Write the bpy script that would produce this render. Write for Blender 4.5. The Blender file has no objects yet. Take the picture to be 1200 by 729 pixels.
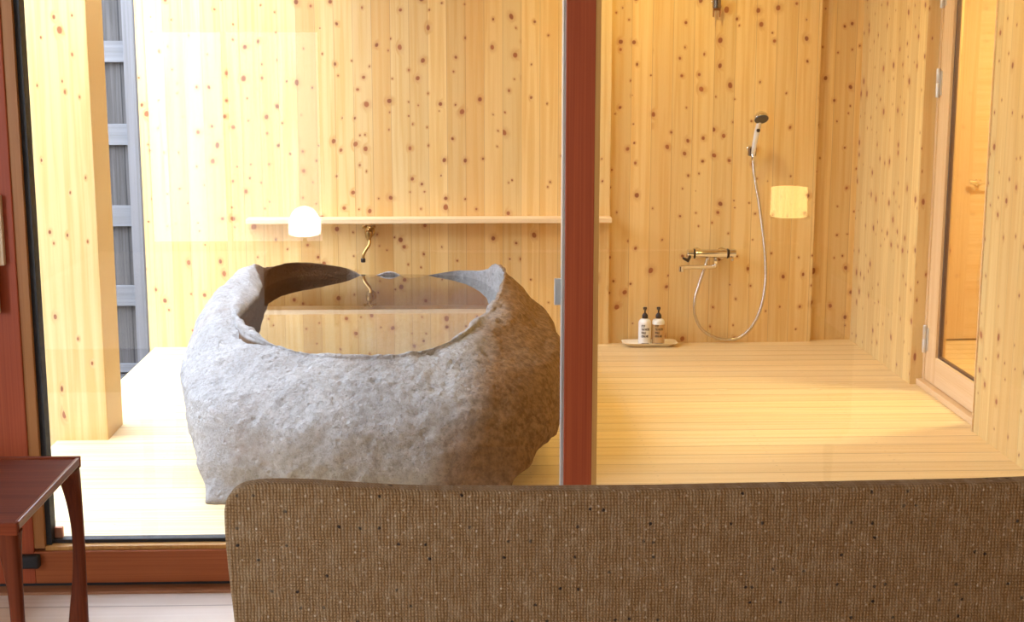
import bpy, bmesh, math, random
from mathutils import Vector, Matrix, noise
R = math.radians
C = bpy.context.scene.collection
SC = bpy.context.scene

# ------------------------------------------------------------------ camera, light, exposure
cam_d = bpy.data.cameras.new('camera'); cam = bpy.data.objects.new('camera', cam_d); C.objects.link(cam)
cam.location = (0, 0, 1.5); cam.rotation_euler = (R(90 - 10.35), 0, R(-1.86))
cam_d.sensor_width = 36; cam_d.lens = 50.0; cam_d.clip_start = 0.05
SC.camera = cam
SC.view_settings.view_transform = 'Standard'; SC.view_settings.look = 'None'
SC.view_settings.exposure = 0.0; SC.view_settings.gamma = 1.0; SC.view_settings.use_curve_mapping = False

W = bpy.data.worlds.new('overcast_sky'); SC.world = W; W.use_nodes = True
bg = W.node_tree.nodes['Background']; bg.inputs[0].default_value = (0.75, 0.91, 1.2, 1); bg.inputs[1].default_value = 11.5

def light(name, kind, loc, rot, energy, col, **kw):
    d = bpy.data.lights.new(name, kind); d.energy = energy; d.color = col
    for k, v in kw.items(): setattr(d, k, v)
    o = bpy.data.objects.new(name, d); C.objects.link(o); o.location = loc; o.rotation_euler = rot
    return o
WARM = (1.0, 0.78, 0.27)
# daylight through the room's left window (behind and to the left of the camera)
light('room_window_daylight', 'AREA', (-2.7, .9, 1.35), (0, R(-90), 0), 46, (0.86, 0.95, 1.0), shape='RECTANGLE', size=1.3, size_y=1.6)

# ------------------------------------------------------------------ node helpers
class N:
    def __init__(s, name):
        s.m = bpy.data.materials.new(name); s.m.use_nodes = True
        s.t = s.m.node_tree; s.b = s.t.nodes['Principled BSDF']; s.out = s.t.nodes['Material Output']
    def new(s, typ, **kw):
        n = s.t.nodes.new(typ)
        for k, v in kw.items(): setattr(n, k, v)
        return n
    def put(s, sock, v):
        if v is None: return
        if hasattr(v, 'is_output'): s.t.links.new(v, sock)
        elif isinstance(v, (tuple, list)) and len(v) == 3 and sock.type == 'RGBA': sock.default_value = (*v, 1)
        else: sock.default_value = v
    def math(s, op, a, b=None, c=None, clamp=False):
        n = s.new('ShaderNodeMath', operation=op); n.use_clamp = clamp
        for i, v in enumerate((a, b, c)): s.put(n.inputs[i], v)
        return n.outputs[0]
    def rng(s, v, a, b, c=0., d=1., smooth=True):
        n = s.new('ShaderNodeMapRange'); n.interpolation_type = 'SMOOTHSTEP' if smooth else 'LINEAR'
        for i, x in enumerate((v, a, b, c, d)): s.put(n.inputs[i], x)
        return n.outputs[0]
    def mix(s, f, a, b, mode='MIX'):
        n = s.new('ShaderNodeMix', data_type='RGBA', blend_type=mode)
        s.put(n.inputs[0], f); s.put(n.inputs[6], a); s.put(n.inputs[7], b)
        return n.outputs[2]
    def obj(s): return s.new('ShaderNodeTexCoord').outputs['Object']
    def sep(s, v):
        n = s.new('ShaderNodeSeparateXYZ'); s.put(n.inputs[0], v); return n.outputs
    def xyz(s, x, y, z=0.):
        n = s.new('ShaderNodeCombineXYZ')
        for i, v in enumerate((x, y, z)): s.put(n.inputs[i], v)
        return n.outputs[0]
    def noise(s, v, scale=1., detail=3., rough=.5, dist=0.):
        n = s.new('ShaderNodeTexNoise'); s.put(n.inputs['Vector'], v)
        for k, x in (('Scale', scale), ('Detail', detail), ('Roughness', rough), ('Distortion', dist)): n.inputs[k].default_value = x
        return n.outputs[0]
    def voro(s, v, scale=1., dim='3D', rnd=1.):
        n = s.new('ShaderNodeTexVoronoi', voronoi_dimensions=dim); s.put(n.inputs['Vector'], v)
        n.inputs['Scale'].default_value = scale; n.inputs['Randomness'].default_value = rnd
        return n.outputs['Distance'], n.outputs['Color']
    def white(s, v):
        n = s.new('ShaderNodeTexWhiteNoise', noise_dimensions='1D'); s.put(n.inputs['W'], v); return n.outputs['Value']
    def bump(s, h, strength, dist=.01):
        n = s.new('ShaderNodeBump'); n.inputs['Strength'].default_value = strength; n.inputs['Distance'].default_value = dist
        s.put(n.inputs['Height'], h); s.t.links.new(n.outputs[0], s.b.inputs['Normal'])
    def fin(s, col=None, rough=None, metal=None, **kw):
        s.put(s.b.inputs['Base Color'], col); s.put(s.b.inputs['Roughness'], rough); s.put(s.b.inputs['Metallic'], metal)
        for k, v in kw.items(): s.put(s.b.inputs[k.replace('_', ' ')], v)
        return s.m

def pine(name, u, v, w, off=0., seed=0., light_c=(.79, .555, .24), dark_c=(.72, .45, .155), heart_c=(.60, .32, .09),
         knots=.62, dark_boards=(), rough=.5, groove=.0011, cell=(.088, .100), joints=None, gmin=.45, heart=.55, nails=None):
    """Softwood boards: width w along axis u, grain along axis v, sawn knots, tongue-and-groove joints."""
    s = N(name); o = s.sep(s.obj()); ax = {'x': 0, 'y': 1, 'z': 2}
    U = s.math('ADD', o[ax[u]], off); V = o[ax[v]]
    b = s.math('DIVIDE', U, w); bi = s.math('FLOOR', b); bf = s.math('SUBTRACT', b, bi)
    r1 = s.white(s.math('ADD', bi, seed + .37)); r2 = s.white(s.math('ADD', bi, seed + 51.7))
    V1 = s.math('MULTIPLY_ADD', r1, 9., V)
    d, cc = s.voro(s.xyz(s.math('DIVIDE', U, cell[0]), s.math('DIVIDE', s.math('MULTIPLY_ADD', s.noise(s.xyz(U, V, seed), 2.5, 1.), .15, V), cell[1]), seed), 1., '2D', 1.)
    cr = s.sep(cc)
    thr = s.math('MULTIPLY_ADD', s.math('SUBTRACT', r2, .5), .55, 1 - knots)
    has = s.rng(cr[0], thr, s.math('ADD', thr, .02), 0, 1, False)
    rad = s.math('MULTIPLY', s.math('MULTIPLY_ADD', s.math('POWER', cr[2], 2.5), .115, .046), has)
    wob = s.math('MULTIPLY_ADD', s.noise(s.obj(), 60, 2), .05, s.math('SUBTRACT', d, .025))
    kn = s.rng(wob, s.math('MULTIPLY', rad, .72), s.math('MULTIPLY', rad, 1.08), 1., 0.)
    halo = s.rng(d, s.math('MULTIPLY', rad, .8), s.math('MULTIPLY', rad, 3.2), 1., 0.)
    # knotless strips stay clean
    Ug = s.math('ADD', s.math('MULTIPLY', U, 42.), s.math('MULTIPLY', halo, 1.1))
    g1 = s.noise(s.xyz(Ug, s.math('MULTIPLY', V1, 1.1), s.math('MULTIPLY', bi, 3.7)), 1., 3., .55, .3)
    g2 = s.noise(s.xyz(s.math('MULTIPLY', U, 170.), s.math('MULTIPLY', V1, 1.6), bi), 1., 2.)
    col = s.mix(s.rng(g1, .40, .66), light_c, dark_c)
    col = s.mix(s.math('MULTIPLY', s.rng(g2, .4, .7), .10), col, heart_c)
    tone = s.math('MULTIPLY', s.rng(r1, gmin, 1., 0, 1, False), heart * .6)
    if dark_boards:
        acc = None
        for k in dark_boards:
            c = s.math('COMPARE', bi, float(k), .4); acc = c if acc is None else s.math('ADD', acc, c)
        tone = s.math('MAXIMUM', tone, s.math('MULTIPLY', acc, heart))
    col = s.mix(tone, col, heart_c)
    col = s.mix(1., col, s.mix(r2, (.92, .92, .92), (1.08, 1.07, 1.04)), 'MULTIPLY')
    if knots > 0:
        col = s.mix(s.math('MULTIPLY', halo, .38), col, (.47, .19, .05))
        col = s.mix(s.math('MULTIPLY', kn, .93), col, s.mix(cr[1], (.23, .055, .015), (.36, .105, .03)))
    e = s.math('MULTIPLY', s.math('MINIMUM', bf, s.math('SUBTRACT', 1., bf)), w)
    gr = s.rng(e, groove * .35, groove, 1., 0.)
    if joints:
        jb = s.math('DIVIDE', s.math('MULTIPLY_ADD', r2, joints, V), joints); jf = s.math('FRACT', jb)
        je = s.math('MULTIPLY', s.math('MINIMUM', jf, s.math('SUBTRACT', 1., jf)), joints)
        gr = s.math('MAXIMUM', gr, s.rng(je, groove * .4, groove, 1., 0.))
    col = s.mix(s.math('MULTIPLY', gr, .62), col, (.20, .085, .03))
    if nails:
        nv = s.math('SUBTRACT', s.math('FRACT', s.math('DIVIDE', V, nails)), .5)
        nu = s.math('SUBTRACT', s.math('ABSOLUTE', s.math('SUBTRACT', bf, .5)), .25)
        dd = s.math('SQRT', s.math('ADD', s.math('POWER', s.math('MULTIPLY', nv, nails), 2.), s.math('POWER', s.math('MULTIPLY', nu, w), 2.)))
        col = s.mix(s.math('MULTIPLY', s.rng(dd, .002, .0036, 1., 0.), .7), col, (.25, .16, .09))
    s.bump(s.math('SUBTRACT', s.math('MULTIPLY', g2, .12), gr), .35, .003)
    return s.fin(col, rough)

def plain_wood(name, v, c1, c2, rough=.45, fine=170., broad=25., bump=.15, spec=.28):
    """Finished timber, grain along axis v, fine straight grain."""
    s = N(name); o = s.sep(s.obj()); k = 'xyz'.index(v)
    a = [s.math('MULTIPLY', o[i], 1.3 if i == k else fine) for i in range(3)]
    b = [s.math('MULTIPLY', o[i], .7 if i == k else broad) for i in range(3)]
    g = s.noise(s.xyz(*a), 1., 3.); h = s.noise(s.xyz(*b), 1., 3., .5, .4)
    col = s.mix(s.math('ADD', s.math('MULTIPLY', s.rng(g, .35, .68), .55), s.math('MULTIPLY', s.rng(h, .35, .68), .45)), c1, c2)
    s.bump(g, bump, .001)
    return s.fin(col, rough, None, Specular_IOR_Level=spec)

def simple(name, col, rough=.5, metal=0., var=.06, scale=40., **kw):
    s = N(name); n = s.noise(s.obj(), scale, 3)
    c = s.mix(n, tuple(x * (1 - var) for x in col), tuple(min(1, x * (1 + var)) for x in col))
    return s.fin(c, s.rng(n, .2, .8, rough * .85, min(1, rough * 1.15), False), metal, **kw)

def pane_glass(name, tint=(.985, .99, .985), ior=1.5, gain=1., rough=0.0):
    """Sheet glass or still water seen as a clear sheet: Fresnel mirror over a clear body, the same from both sides."""
    s = N(name); s.t.nodes.remove(s.b)
    geo = s.new('ShaderNodeNewGeometry'); fr = s.new('ShaderNodeFresnel')
    s.put(fr.inputs['IOR'], s.rng(geo.outputs['Backfacing'], 0., 1., ior, 1. / ior, False))
    tr = s.new('ShaderNodeBsdfTransparent'); tr.inputs[0].default_value = (*tint, 1)
    gl = s.new('ShaderNodeBsdfGlossy'); gl.inputs['Roughness'].default_value = rough
    mx = s.new('ShaderNodeMixShader'); s.put(mx.inputs[0], s.math('MULTIPLY', fr.outputs[0], gain, clamp=True))
    s.t.links.new(tr.outputs[0], mx.inputs[1]); s.t.links.new(gl.outputs[0], mx.inputs[2])
    s.t.links.new(mx.outputs[0], s.out.inputs[0])
    return s.m

def glow(name, col, strength, base=(.9, .88, .82)):
    s = N(name); n = s.noise(s.obj(), 30., 2)
    s.fin(s.mix(n, base, tuple(x * .97 for x in base)), .5)
    s.b.inputs['Emission Color'].default_value = (*col, 1); s.b.inputs['Emission Strength'].default_value = strength
    return s.m

# ------------------------------------------------------------------ mesh helpers
def bx(bm, x0, x1, y0, y1, z0, z1, bevel=0., seg=2):
    r = bmesh.ops.create_cube(bm, size=1.)
    vs = r['verts']
    for v in vs:
        v.co = Vector((x0 + (v.co.x + .5) * (x1 - x0), y0 + (v.co.y + .5) * (y1 - y0), z0 + (v.co.z + .5) * (z1 - z0)))
    if bevel:
        es = list({e for v in vs for e in v.link_edges})
        bmesh.ops.bevel(bm, geom=es, offset=bevel, segments=seg, affect='EDGES', profile=.6)
    return bm
def box(*a, **k): return bx(bmesh.new(), *a, **k)
def lathe(bm, prof, seg=32, axis='z', at=(0, 0, 0), closed=True):
    rings = []
    M = {'z': Matrix.Identity(3), 'x': Matrix.Rotation(R(90), 3, 'Y'), 'y': Matrix.Rotation(R(-90), 3, 'X')}[axis] if isinstance(axis, str) else axis
    at = Vector(at)
    for r, z in prof:
        rings.append([bm.verts.new(at + M @ Vector((r * math.cos(2 * math.pi * i / seg), r * math.sin(2 * math.pi * i / seg), z))) for i in range(seg)])
    for a, b in zip(rings, rings[1:]):
        for i in range(seg):
            bm.faces.new((a[i], a[(i + 1) % seg], b[(i + 1) % seg], b[i]))
    if closed:
        bm.faces.new(rings[0][::-1]); bm.faces.new(rings[-1])
    return bm
def to_axis(d):
    d = Vector(d).normalized(); return d.to_track_quat('Z', 'Y').to_matrix()
def catmull(p, n=8):
    p = [Vector(q) for q in p]; out = []
    for i in range(len(p) - 1):
        a, b, c, d = p[max(i - 1, 0)], p[i], p[i + 1], p[min(i + 2, len(p) - 1)]
        for k in range(n):
            t = k / n
            out.append(.5 * ((2 * b) + (c - a) * t + (2 * a - 5 * b + 4 * c - d) * t * t + (3 * b - a - 3 * c + d) * t ** 3))
    out.append(p[-1]); return out
def tube(bm, pts, rad, seg=12, cap=True):
    pts = [Vector(p) for p in pts]; rings = []
    up = Vector((0, 0, 1))
    t0 = (pts[1] - pts[0]).normalized()
    nrm = t0.orthogonal().normalized()
    for i, p in enumerate(pts):
        t = (pts[min(i + 1, len(pts) - 1)] - pts[max(i - 1, 0)]).normalized()
        nrm = (nrm - t * nrm.dot(t)).normalized(); bn = t.cross(nrm)
        r = rad[i] if isinstance(rad, (list, tuple)) else rad
        rings.append([bm.verts.new(p + r * (math.cos(2 * math.pi * k / seg) * nrm + math.sin(2 * math.pi * k / seg) * bn)) for k in range(seg)])
    for a, b in zip(rings, rings[1:]):
        for k in range(seg): bm.faces.new((a[k], a[(k + 1) % seg], b[(k + 1) % seg], b[k]))
    if cap: bm.faces.new(rings[0][::-1]); bm.faces.new(rings[-1])
    return bm
def obj(name, bm, m, parent=None, smooth=None):
    me = bpy.data.meshes.new(name)
    bmesh.ops.recalc_face_normals(bm, faces=bm.faces[:])
    bm.to_mesh(me); bm.free()
    o = bpy.data.objects.new(name, me); C.objects.link(o)
    if m: me.materials.append(m)
    if smooth is not None:
        me.shade_smooth()
        if smooth < 180: me.set_sharp_from_angle(angle=R(smooth))
    if parent:
        o.parent = parent; o.matrix_parent_inverse = parent.matrix_world.inverted() if parent.type != 'EMPTY' else Matrix.Translation(-parent.location)
    return o
def tag(o, label, cat, group=None):
    o['label'] = label; o['category'] = cat
    if group: o['group'] = group
    return o
def thing(name, label, cat, loc=(0, 0, 0), group=None):
    o = bpy.data.objects.new(name, None); C.objects.link(o); o.location = loc; o.empty_display_size = .1
    return tag(o, label, cat, group)
def struct(name, bm, m, parent=None, smooth=None):
    o = obj(name, bm, m, parent, smooth)
    if parent is None: o['kind'] = 'structure'
    return o
def root_struct(name, loc=(0, 0, 0)):
    o = bpy.data.objects.new(name, None); C.objects.link(o); o.location = loc; o['kind'] = 'structure'; return o
def copy_tree(o, parent=None):
    c = o.copy(); C.objects.link(c)
    if parent: c.parent = parent
    for ch in list(o.children): copy_tree(ch, c)
    return c

# ------------------------------------------------------------------ materials
P_BACK = pine('pine_back_wall', 'x', 'z', .0935, -.001, 3., dark_boards=(-9, -5, 0))
P_SHOW = pine('pine_shower_wall', 'x', 'z', .105, .0, 11.)
P_RIGHT = pine('pine_right_wall', 'y', 'z', .10, .0, 23., light_c=(.78, .57, .25), dark_c=(.71, .47, .18))
P_POST = pine('pine_pillar', 'x', 'z', .5, .24, 31., knots=.55, groove=.0, cell=(.07, .13))
P_PLAIN = pine('pine_trim', 'y', 'z', .3, 0., 41., knots=.4, groove=0.)
P_DECK = pine('pine_deck', 'y', 'x', .118, .03, 57., light_c=(.85, .65, .36), dark_c=(.78, .56, .27), heart_c=(.68, .45, .18), knots=.0, rough=.42, groove=.0036, gmin=.4, heart=.5, nails=.455)
P_CEIL = pine('pine_ceiling', 'x', 'y', .1, 0., 67.)
P_SHELF = plain_wood('shelf_pine', 'x', (.83, .62, .36), (.75, .50, .26))
P_DOOR = plain_wood('door_pine', 'z', (.78, .55, .31), (.68, .43, .2))
P_DOORH = plain_wood('door_pine_rail', 'y', (.78, .56, .33), (.70, .46, .23))
P_FLOOR = pine('room_floor_boards', 'y', 'x', .14, .05, 71., light_c=(.80, .68, .58), dark_c=(.74, .61, .50), heart_c=(.62, .47, .36), knots=0., rough=.35, groove=.004, joints=1.9)
CEDAR = plain_wood('red_cedar_frame', 'z', (.42, .085, .026), (.30, .05, .015), .5, 210., 30.)
CEDARH = plain_wood('red_cedar_rail', 'x', (.42, .115, .03), (.30, .07, .017), .5, 210., 30.)
CEDARL = plain_wood('lit_cedar_edge', 'z', (.62, .33, .09), (.52, .24, .06), .45)  # lighter cedar, daylight on the edges put into the colour
TEAK = plain_wood('teak', 'x', (.19, .036, .010), (.115, .019, .005), .6, 150., 18., .15, .10)
TEAKV = plain_wood('teak_upright', 'z', (.15, .031, .009), (.085, .016, .005), .45, 150., 18., .15, .12)
CEDARE = plain_wood('lit_stile_edge', 'z', (.44, .19, .055), (.36, .135, .035), .45)  # daylight on the inner reveal painted in as a lighter orange
GASKET = simple('black_gasket', (.012, .011, .012), .6)
ALU = simple('pale_metal_edge', (.62, .6, .56), .35, .6)
CHROME = simple('chrome', (.80, .79, .77), .12, 1., .03)
HOSE = N('steel_hose')
_o = HOSE.sep(HOSE.obj()); HOSE.bump(HOSE.math('SINE', HOSE.math('MULTIPLY', _o[2], 1400.)), .3, .002)
HOSE = HOSE.fin((.62, .57, .50), .25, .9)
HINGE = simple('satin_hinge_metal', (.66, .60, .52), .45, .6)
DARKM = simple('dark_metal', (.06, .045, .04), .3, .7)
BRASS = simple('aged_brass', (.45, .26, .085), .3, 1., .25, 90.)
BLACKR = simple('black_rubber', (.018, .016, .016), .7)
PULL = plain_wood('pale_pull_wood', 'z', (.72, .55, .36), (.62, .44, .27), .4)
PLASTER = simple('room_plaster', (.42, .32, .20), .85, 0., .05, 20.)
GLASS = pane_glass('window_glass')
GLASSD = pane_glass('door_glass')
WATER = pane_glass('clear_water', (.93, .96, .97), 1.5, 1.9)

# weathered grey fence timber
def fence_boards(name, k):
    s = N(name); o_ = s.sep(s.obj())
    bi = s.math('FLOOR', s.math('DIVIDE', o_[k], .15)); bf = s.math('FRACT', s.math('DIVIDE', o_[k], .15))
    g = s.noise(s.xyz(s.math('MULTIPLY', o_[k], 60.), s.math('MULTIPLY', o_[2], 1.5), s.math('MULTIPLY', bi, 5.1)), 1., 4., .6, .6)
    c_ = s.mix(s.rng(g, .3, .7), (.115, .098, .085), (.06, .05, .042))
    gr = s.rng(s.math('MINIMUM', bf, s.math('SUBTRACT', 1., bf)), .01, .035, 1., 0.)
    return s.fin(s.mix(s.math('MULTIPLY', gr, .8), c_, (.012, .01, .01)), .8)
FENCE = fence_boards('weathered_grey_boards', 0); SKY_BLOCK = fence_boards('sky_block_side_boards', 1)
FRAIL = plain_wood('weathered_grey_rail', 'x', (.23, .215, .205), (.17, .155, .145), .75, 90., 20.)
FPOST = plain_wood('weathered_grey_post', 'z', (.20, .185, .18), (.14, .13, .125), .75, 90., 20.)

# granite
s = N('grey_granite'); oc = s.obj()
n1 = s.noise(oc, 5., 5., .6); n2 = s.noise(oc, 45., 5., .7); n3 = s.noise(oc, 220., 3., .6)
d1, _ = s.voro(oc, 26.); d2, cc2 = s.voro(oc, 160.)
col = s.mix(s.rng(n1, .3, .7), (.43, .40, .37), (.55, .515, .475))
col = s.mix(s.math('MULTIPLY', s.rng(n2, .35, .62, 1., 0.), .5), col, (.27, .235, .20))
col = s.mix(s.math('MULTIPLY', s.rng(n3, .52, .72), .45), col, (.60, .59, .58))
col = s.mix(s.math('MULTIPLY', s.rng(d2, .12, .25, 1., 0.), .45), col, (.10, .09, .085))
col = s.mix(s.math('MULTIPLY', s.rng(s.noise(oc, 75., 3., .7), .56, .68), .5), col, (.20, .18, .165))
rust = s.rng(s.noise(oc, 3.2, 4., .6), .56, .72)
col = s.mix(s.math('MULTIPLY', rust, .28), col, (.34, .20, .10))
wa = s.sep(s.new('ShaderNodeAttribute', attribute_name='brown_mask').outputs['Color']); brown_mask = wa[0]
brown_mix = s.mix(s.rng(n2, .35, .65), (.17, .078, .022), (.32, .165, .06))  # browner towards the right on the outer hull
col = s.mix(s.math('MULTIPLY', wa[1], s.rng(s.math('ADD', n1, s.math('MULTIPLY', wa[1], .35)), .48, .66, .35, .95)), col, brown_mix)
col = s.mix(s.math('MULTIPLY', brown_mask, .97), col, (.13, .062, .022))  # browner inside the rim, most of all on the left
n4 = s.noise(oc, 110., 4., .75)
hgt = s.math('ADD', s.math('MULTIPLY', n2, .25), s.math('ADD', s.math('MULTIPLY', n4, .42), s.math('MULTIPLY', s.rng(d1, .02, .32), .22)))
s.bump(hgt, 1., .028)
GRANITE = s.fin(col, .88, None, Specular_IOR_Level=.12)

# woven upholstery
s = N('woven_tweed'); o_ = s.sep(s.obj()); p = .0058
U = s.math('DIVIDE', s.math('ADD', o_[0], s.math('MULTIPLY', o_[1], .5)), p); V = s.math('DIVIDE', s.math('ADD', o_[2], s.math('MULTIPLY', o_[1], .5)), p)
jn = s.noise(s.obj(), 35., 3.)
U = s.math('MULTIPLY_ADD', jn, .9, U); V = s.math('MULTIPLY_ADD', jn, .7, V)
su = s.math('ABSOLUTE', s.math('SINE', s.math('MULTIPLY', U, math.pi))); sv = s.math('ABSOLUTE', s.math('SINE', s.math('MULTIPLY', V, math.pi)))
wv = s.math('MULTIPLY', su, sv)
col = s.mix(s.rng(wv, .08, .75), (.155, .084, .034), (.26, .152, .068))
thread = s.noise(s.xyz(s.math('MULTIPLY', o_[0], 190.), s.math('MULTIPLY', o_[2], 14.)), 1., 2.)
col = s.mix(s.math('MULTIPLY', s.rng(thread, .45, .7), .3), col, (.28, .20, .13))
xz = s.xyz(s.math('ADD', o_[0], s.math('MULTIPLY', o_[1], .6)), s.math('ADD', o_[2], s.math('MULTIPLY', o_[1], .6)))
fd, fc = s.voro(xz, 70., '2D'); fs = s.sep(fc)
wobb = s.math('ADD', fd, s.math('MULTIPLY', s.noise(s.obj(), 210., 2.), .30))
col = s.mix(s.math('MULTIPLY', s.rng(wobb, .20, .38, .65, 0.), s.math('GREATER_THAN', fs[0], .78)), col, (.46, .36, .25))
fd2, fc2 = s.voro(xz, 34., '2D'); fs2 = s.sep(fc2)
col = s.mix(s.math('MULTIPLY', s.rng(s.math('ADD', fd2, s.math('MULTIPLY', s.math('SUBTRACT', s.noise(s.obj(), 210., 2.), .35), .22)), .10, .16, 1., 0.), s.math('GREATER_THAN', fs2[1], .82)), col, (.022, .015, .012))
col = s.mix(s.math('MULTIPLY', s.rng(s.noise(s.xyz(s.math('MULTIPLY', o_[0], 2.), o_[2]), 26., 3.), .42, .68), .30), col, (.33, .235, .14))
s.bump(wv, .6, .003)
TWEED = s.fin(col, .95, None, Specular_IOR_Level=.15)
TWEED.node_tree.nodes['Principled BSDF'].inputs['Sheen Weight'].default_value = .03

# ------------------------------------------------------------------ ground, deck, walls
s = N('dark_gravel'); d_, c_ = s.voro(s.obj(), 45.)
s.bump(d_, .8, .02)
GRAVEL = s.fin(s.mix(s.sep(c_)[0], (.05, .045, .042), (.13, .12, .115)), .9)
struct('ground', box(-14, 8, 3.7, 16, -.42, -.36), GRAVEL)
struct('bath_deck', box(-1.605, 3.4, 3.975, 7.36, -.06, 0.), P_DECK)
struct('deck_skirt', box(-1.59, -1.555, 3.98, 7.3, -.36, -.06), P_SHELF)
Z1 = 2.3
struct('wall_back', box(-1.632, .735, 7.23, 7.40, -.3, Z1), P_BACK)
struct('wall_shower', box(.735, 1.80, 7.262, 7.40, -.05, Z1), P_SHOW)
struct('wall_recess', box(1.80, 2.20, 7.315, 7.40, -.05, Z1), P_SHOW)
struct('wall_right', box(2.025, 2.185, 6.292, 7.315, -.05, Z1), P_RIGHT)
struct('wall_right_front', box(2.025, 2.185, 3.98, 5.462, -.05, Z1), P_RIGHT)
P_JAMB = pine('pine_jamb', 'x', 'z', .5, .1, 91., knots=.45, groove=0., cell=(.05, .12))
struct('trim_4', box(2.0255, 2.0815, 6.286, 6.292, 0., 2.06), P_JAMB)
struct('trim_5', box(2.019, 2.10, 5.455, 5.462, 0., 2.06), P_SHELF)
struct('wall_over_door', box(2.025, 2.185, 5.462, 6.292, 2.06, Z1), P_RIGHT)
struct('ceiling_bath', box(-.85, 2.185, 3.98, 7.40, Z1, Z1 + .12), P_CEIL)
struct('trim_1', box(-1.0, -.85, 3.98, 7.40, Z1 - .06, Z1 + .18), P_SHELF)       # roof edge board
# changing room behind the hinged door
struct('wall_vestibule', box(3.25, 3.35, 4.3, 7.4, -.05, Z1), pine('pine_vestibule', 'y', 'z', .22, .1, 83., knots=.25))
struct('wall_vestibule_end', box(2.185, 3.35, 7.30, 7.40, -.05, Z1), P_SHOW)
struct('wall_vestibule_front', box(2.185, 3.35, 4.2, 4.3, -.05, Z1), P_SHOW)
struct('ceiling_vestibule', box(2.185, 3.35, 4.2, 7.4, Z1, Z1 + .1), P_CEIL)
light('vestibule_lamp', 'AREA', (2.75, 5.9, Z1 - .02), (0, 0, 0), 52, (1., .92, .50), shape='DISK', size=.25)

d3 = root_struct('door_3', (2.66, 7.28, 0))
obj('door_leaf', box(2.24, 2.61, 7.262, 7.298, .01, 2.0, bevel=.002), P_DOOR, d3)
obj('jamb', box(2.61, 2.72, 7.270, 7.298, .01, 2.06, bevel=.002), P_SHELF, d3)
hd = obj('handle', lathe(bmesh.new(), [(.020, 0), (.020, .006), (.009, .008), (.009, .045)], 20, to_axis((0, -1, 0)), (2.645, 7.27, .834)), CHROME, d3, 40)
obj('lever', tube(bmesh.new(), catmull([(2.69, 7.225, .832), (2.645, 7.222, .834), (2.61, 7.222, .838), (2.585, 7.222, .841)], 5), [.006] * 8 + [.012] * 8, 12), CHROME, hd, 50)
# room the camera stands in
struct('floor', box(-2.9, 2.6, -3., 3.82, -.08, 0.), P_FLOOR)
b = box(-2.9, 2.6, -3.1, -3., 0, .05); bx(b, -2.9, 2.6, -3.1, -3., 1.66, 2.5); bx(b, -1.08, 2.6, -3.1, -3., .05, 1.66); bx(b, -2.9, -2.40, -3.1, -3., .05, 1.66)
struct('wall_rear', b, PLASTER)
struct('wall_room_right', box(2.5, 2.6, -3., 3.95, 0, 2.5), PLASTER)
b = box(-2.9, -2.8, -3., .2, 0, 2.5); bx(b, -2.9, -2.8, 1.8, 3.95, 0, 2.5); bx(b, -2.9, -2.8, .2, 1.8, 0, .7); bx(b, -2.9, -2.8, .2, 1.8, 2.0, 2.5)
struct('wall_room_left', b, PLASTER)
struct('ceiling', box(-2.9, 2.6, -3.1, 3.98, 2.5, 2.6), PLASTER)
b = box(-2.9, -1.42, 3.84, 3.96, 0, 2.5); bx(b, 2.1, 2.6, 3.84, 3.96, 0, 2.5); bx(b, -1.42, 2.1, 3.84, 3.96, 2.12, 2.5)
struct('wall_front', b, PLASTER)
w2 = root_struct('veil_window', (-2., -3.05, .05))  # unseen glowing screens, added to lay a pale veil over the left glass
for xa, xb, mm in ((-2.40, -1.80, glow('veil_glow_bright', (.90, .96, 1.), 3.6)), (-1.80, -1.08, glow('veil_glow_dim', (.95, .97, 1.), 2.0))):
    obj('glow_screen', box(xa + .02, xb - .02, -3.06, -3.045, .07, 1.64), mm, w2)
    q = box(xa, xa + .02, -3.065, -3.03, .05, 1.66); bx(q, xb - .02, xb, -3.065, -3.03, .05, 1.66)
    bx(q, xa + .02, xb - .02, -3.065, -3.03, .05, .07); bx(q, xa + .02, xb - .02, -3.065, -3.03, 1.64, 1.66)
    obj('screen_frame', q, P_SHELF, w2)

# ------------------------------------------------------------------ glazing between room and bath
d1 = root_struct('door_1', (-.5, 3.9, 0))
obj('stile', box(-1.40, -1.222, 3.862, 3.935, .018, 2.1, bevel=.003), CEDAR, d1)
obj('stile_edge', box(-1.222, -1.193, 3.868, 3.935, .12, 2.1), CEDARE, d1)
obj('gasket', box(-1.193, -1.178, 3.885, 3.93, .12, 2.1), GASKET, d1)
obj('bottom_rail', box(-1.222, .271, 3.862, 3.935, .018, .112, bevel=.003), CEDARH, d1)
obj('rail_bead', box(-1.193, .271, 3.872, 3.93, .112, .124, bevel=.002), CEDARL, d1)
obj('rail_gasket', box(-1.178, .264, 3.90, 3.932, .124, .134), GASKET, d1)
obj('glass_pane', box(-1.185, .268, 3.907, 3.913, .125, 2.1), GLASS, d1)
st = obj('stopper', box(-1.282, -1.203, 3.835, 3.862, .07, .108, bevel=.008, seg=3), BLACKR, d1, 60)
h = obj('pull_plate', box(-1.36, -1.247, 3.842, 3.862, .93, 1.12, bevel=.003), PULL, d1)
obj('pull_grip', box(-1.36, -1.263, 3.825, 3.842, .80, .985, bevel=.004), PULL, h)
obj('corner_bracket', box(-1.178, -1.155, 3.915, 3.93, .134, .165, bevel=.002), simple('copper_bracket', (.45, .16, .08), .4, .5), d1)
k = obj('keeper_plate', box(.246, .270, 3.918, 3.932, .80, .875, bevel=.002), ALU, d1)
obj('keeper_slot', box(.250, .266, 3.932, 3.938, .803, .822), DARKM, k)

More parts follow.
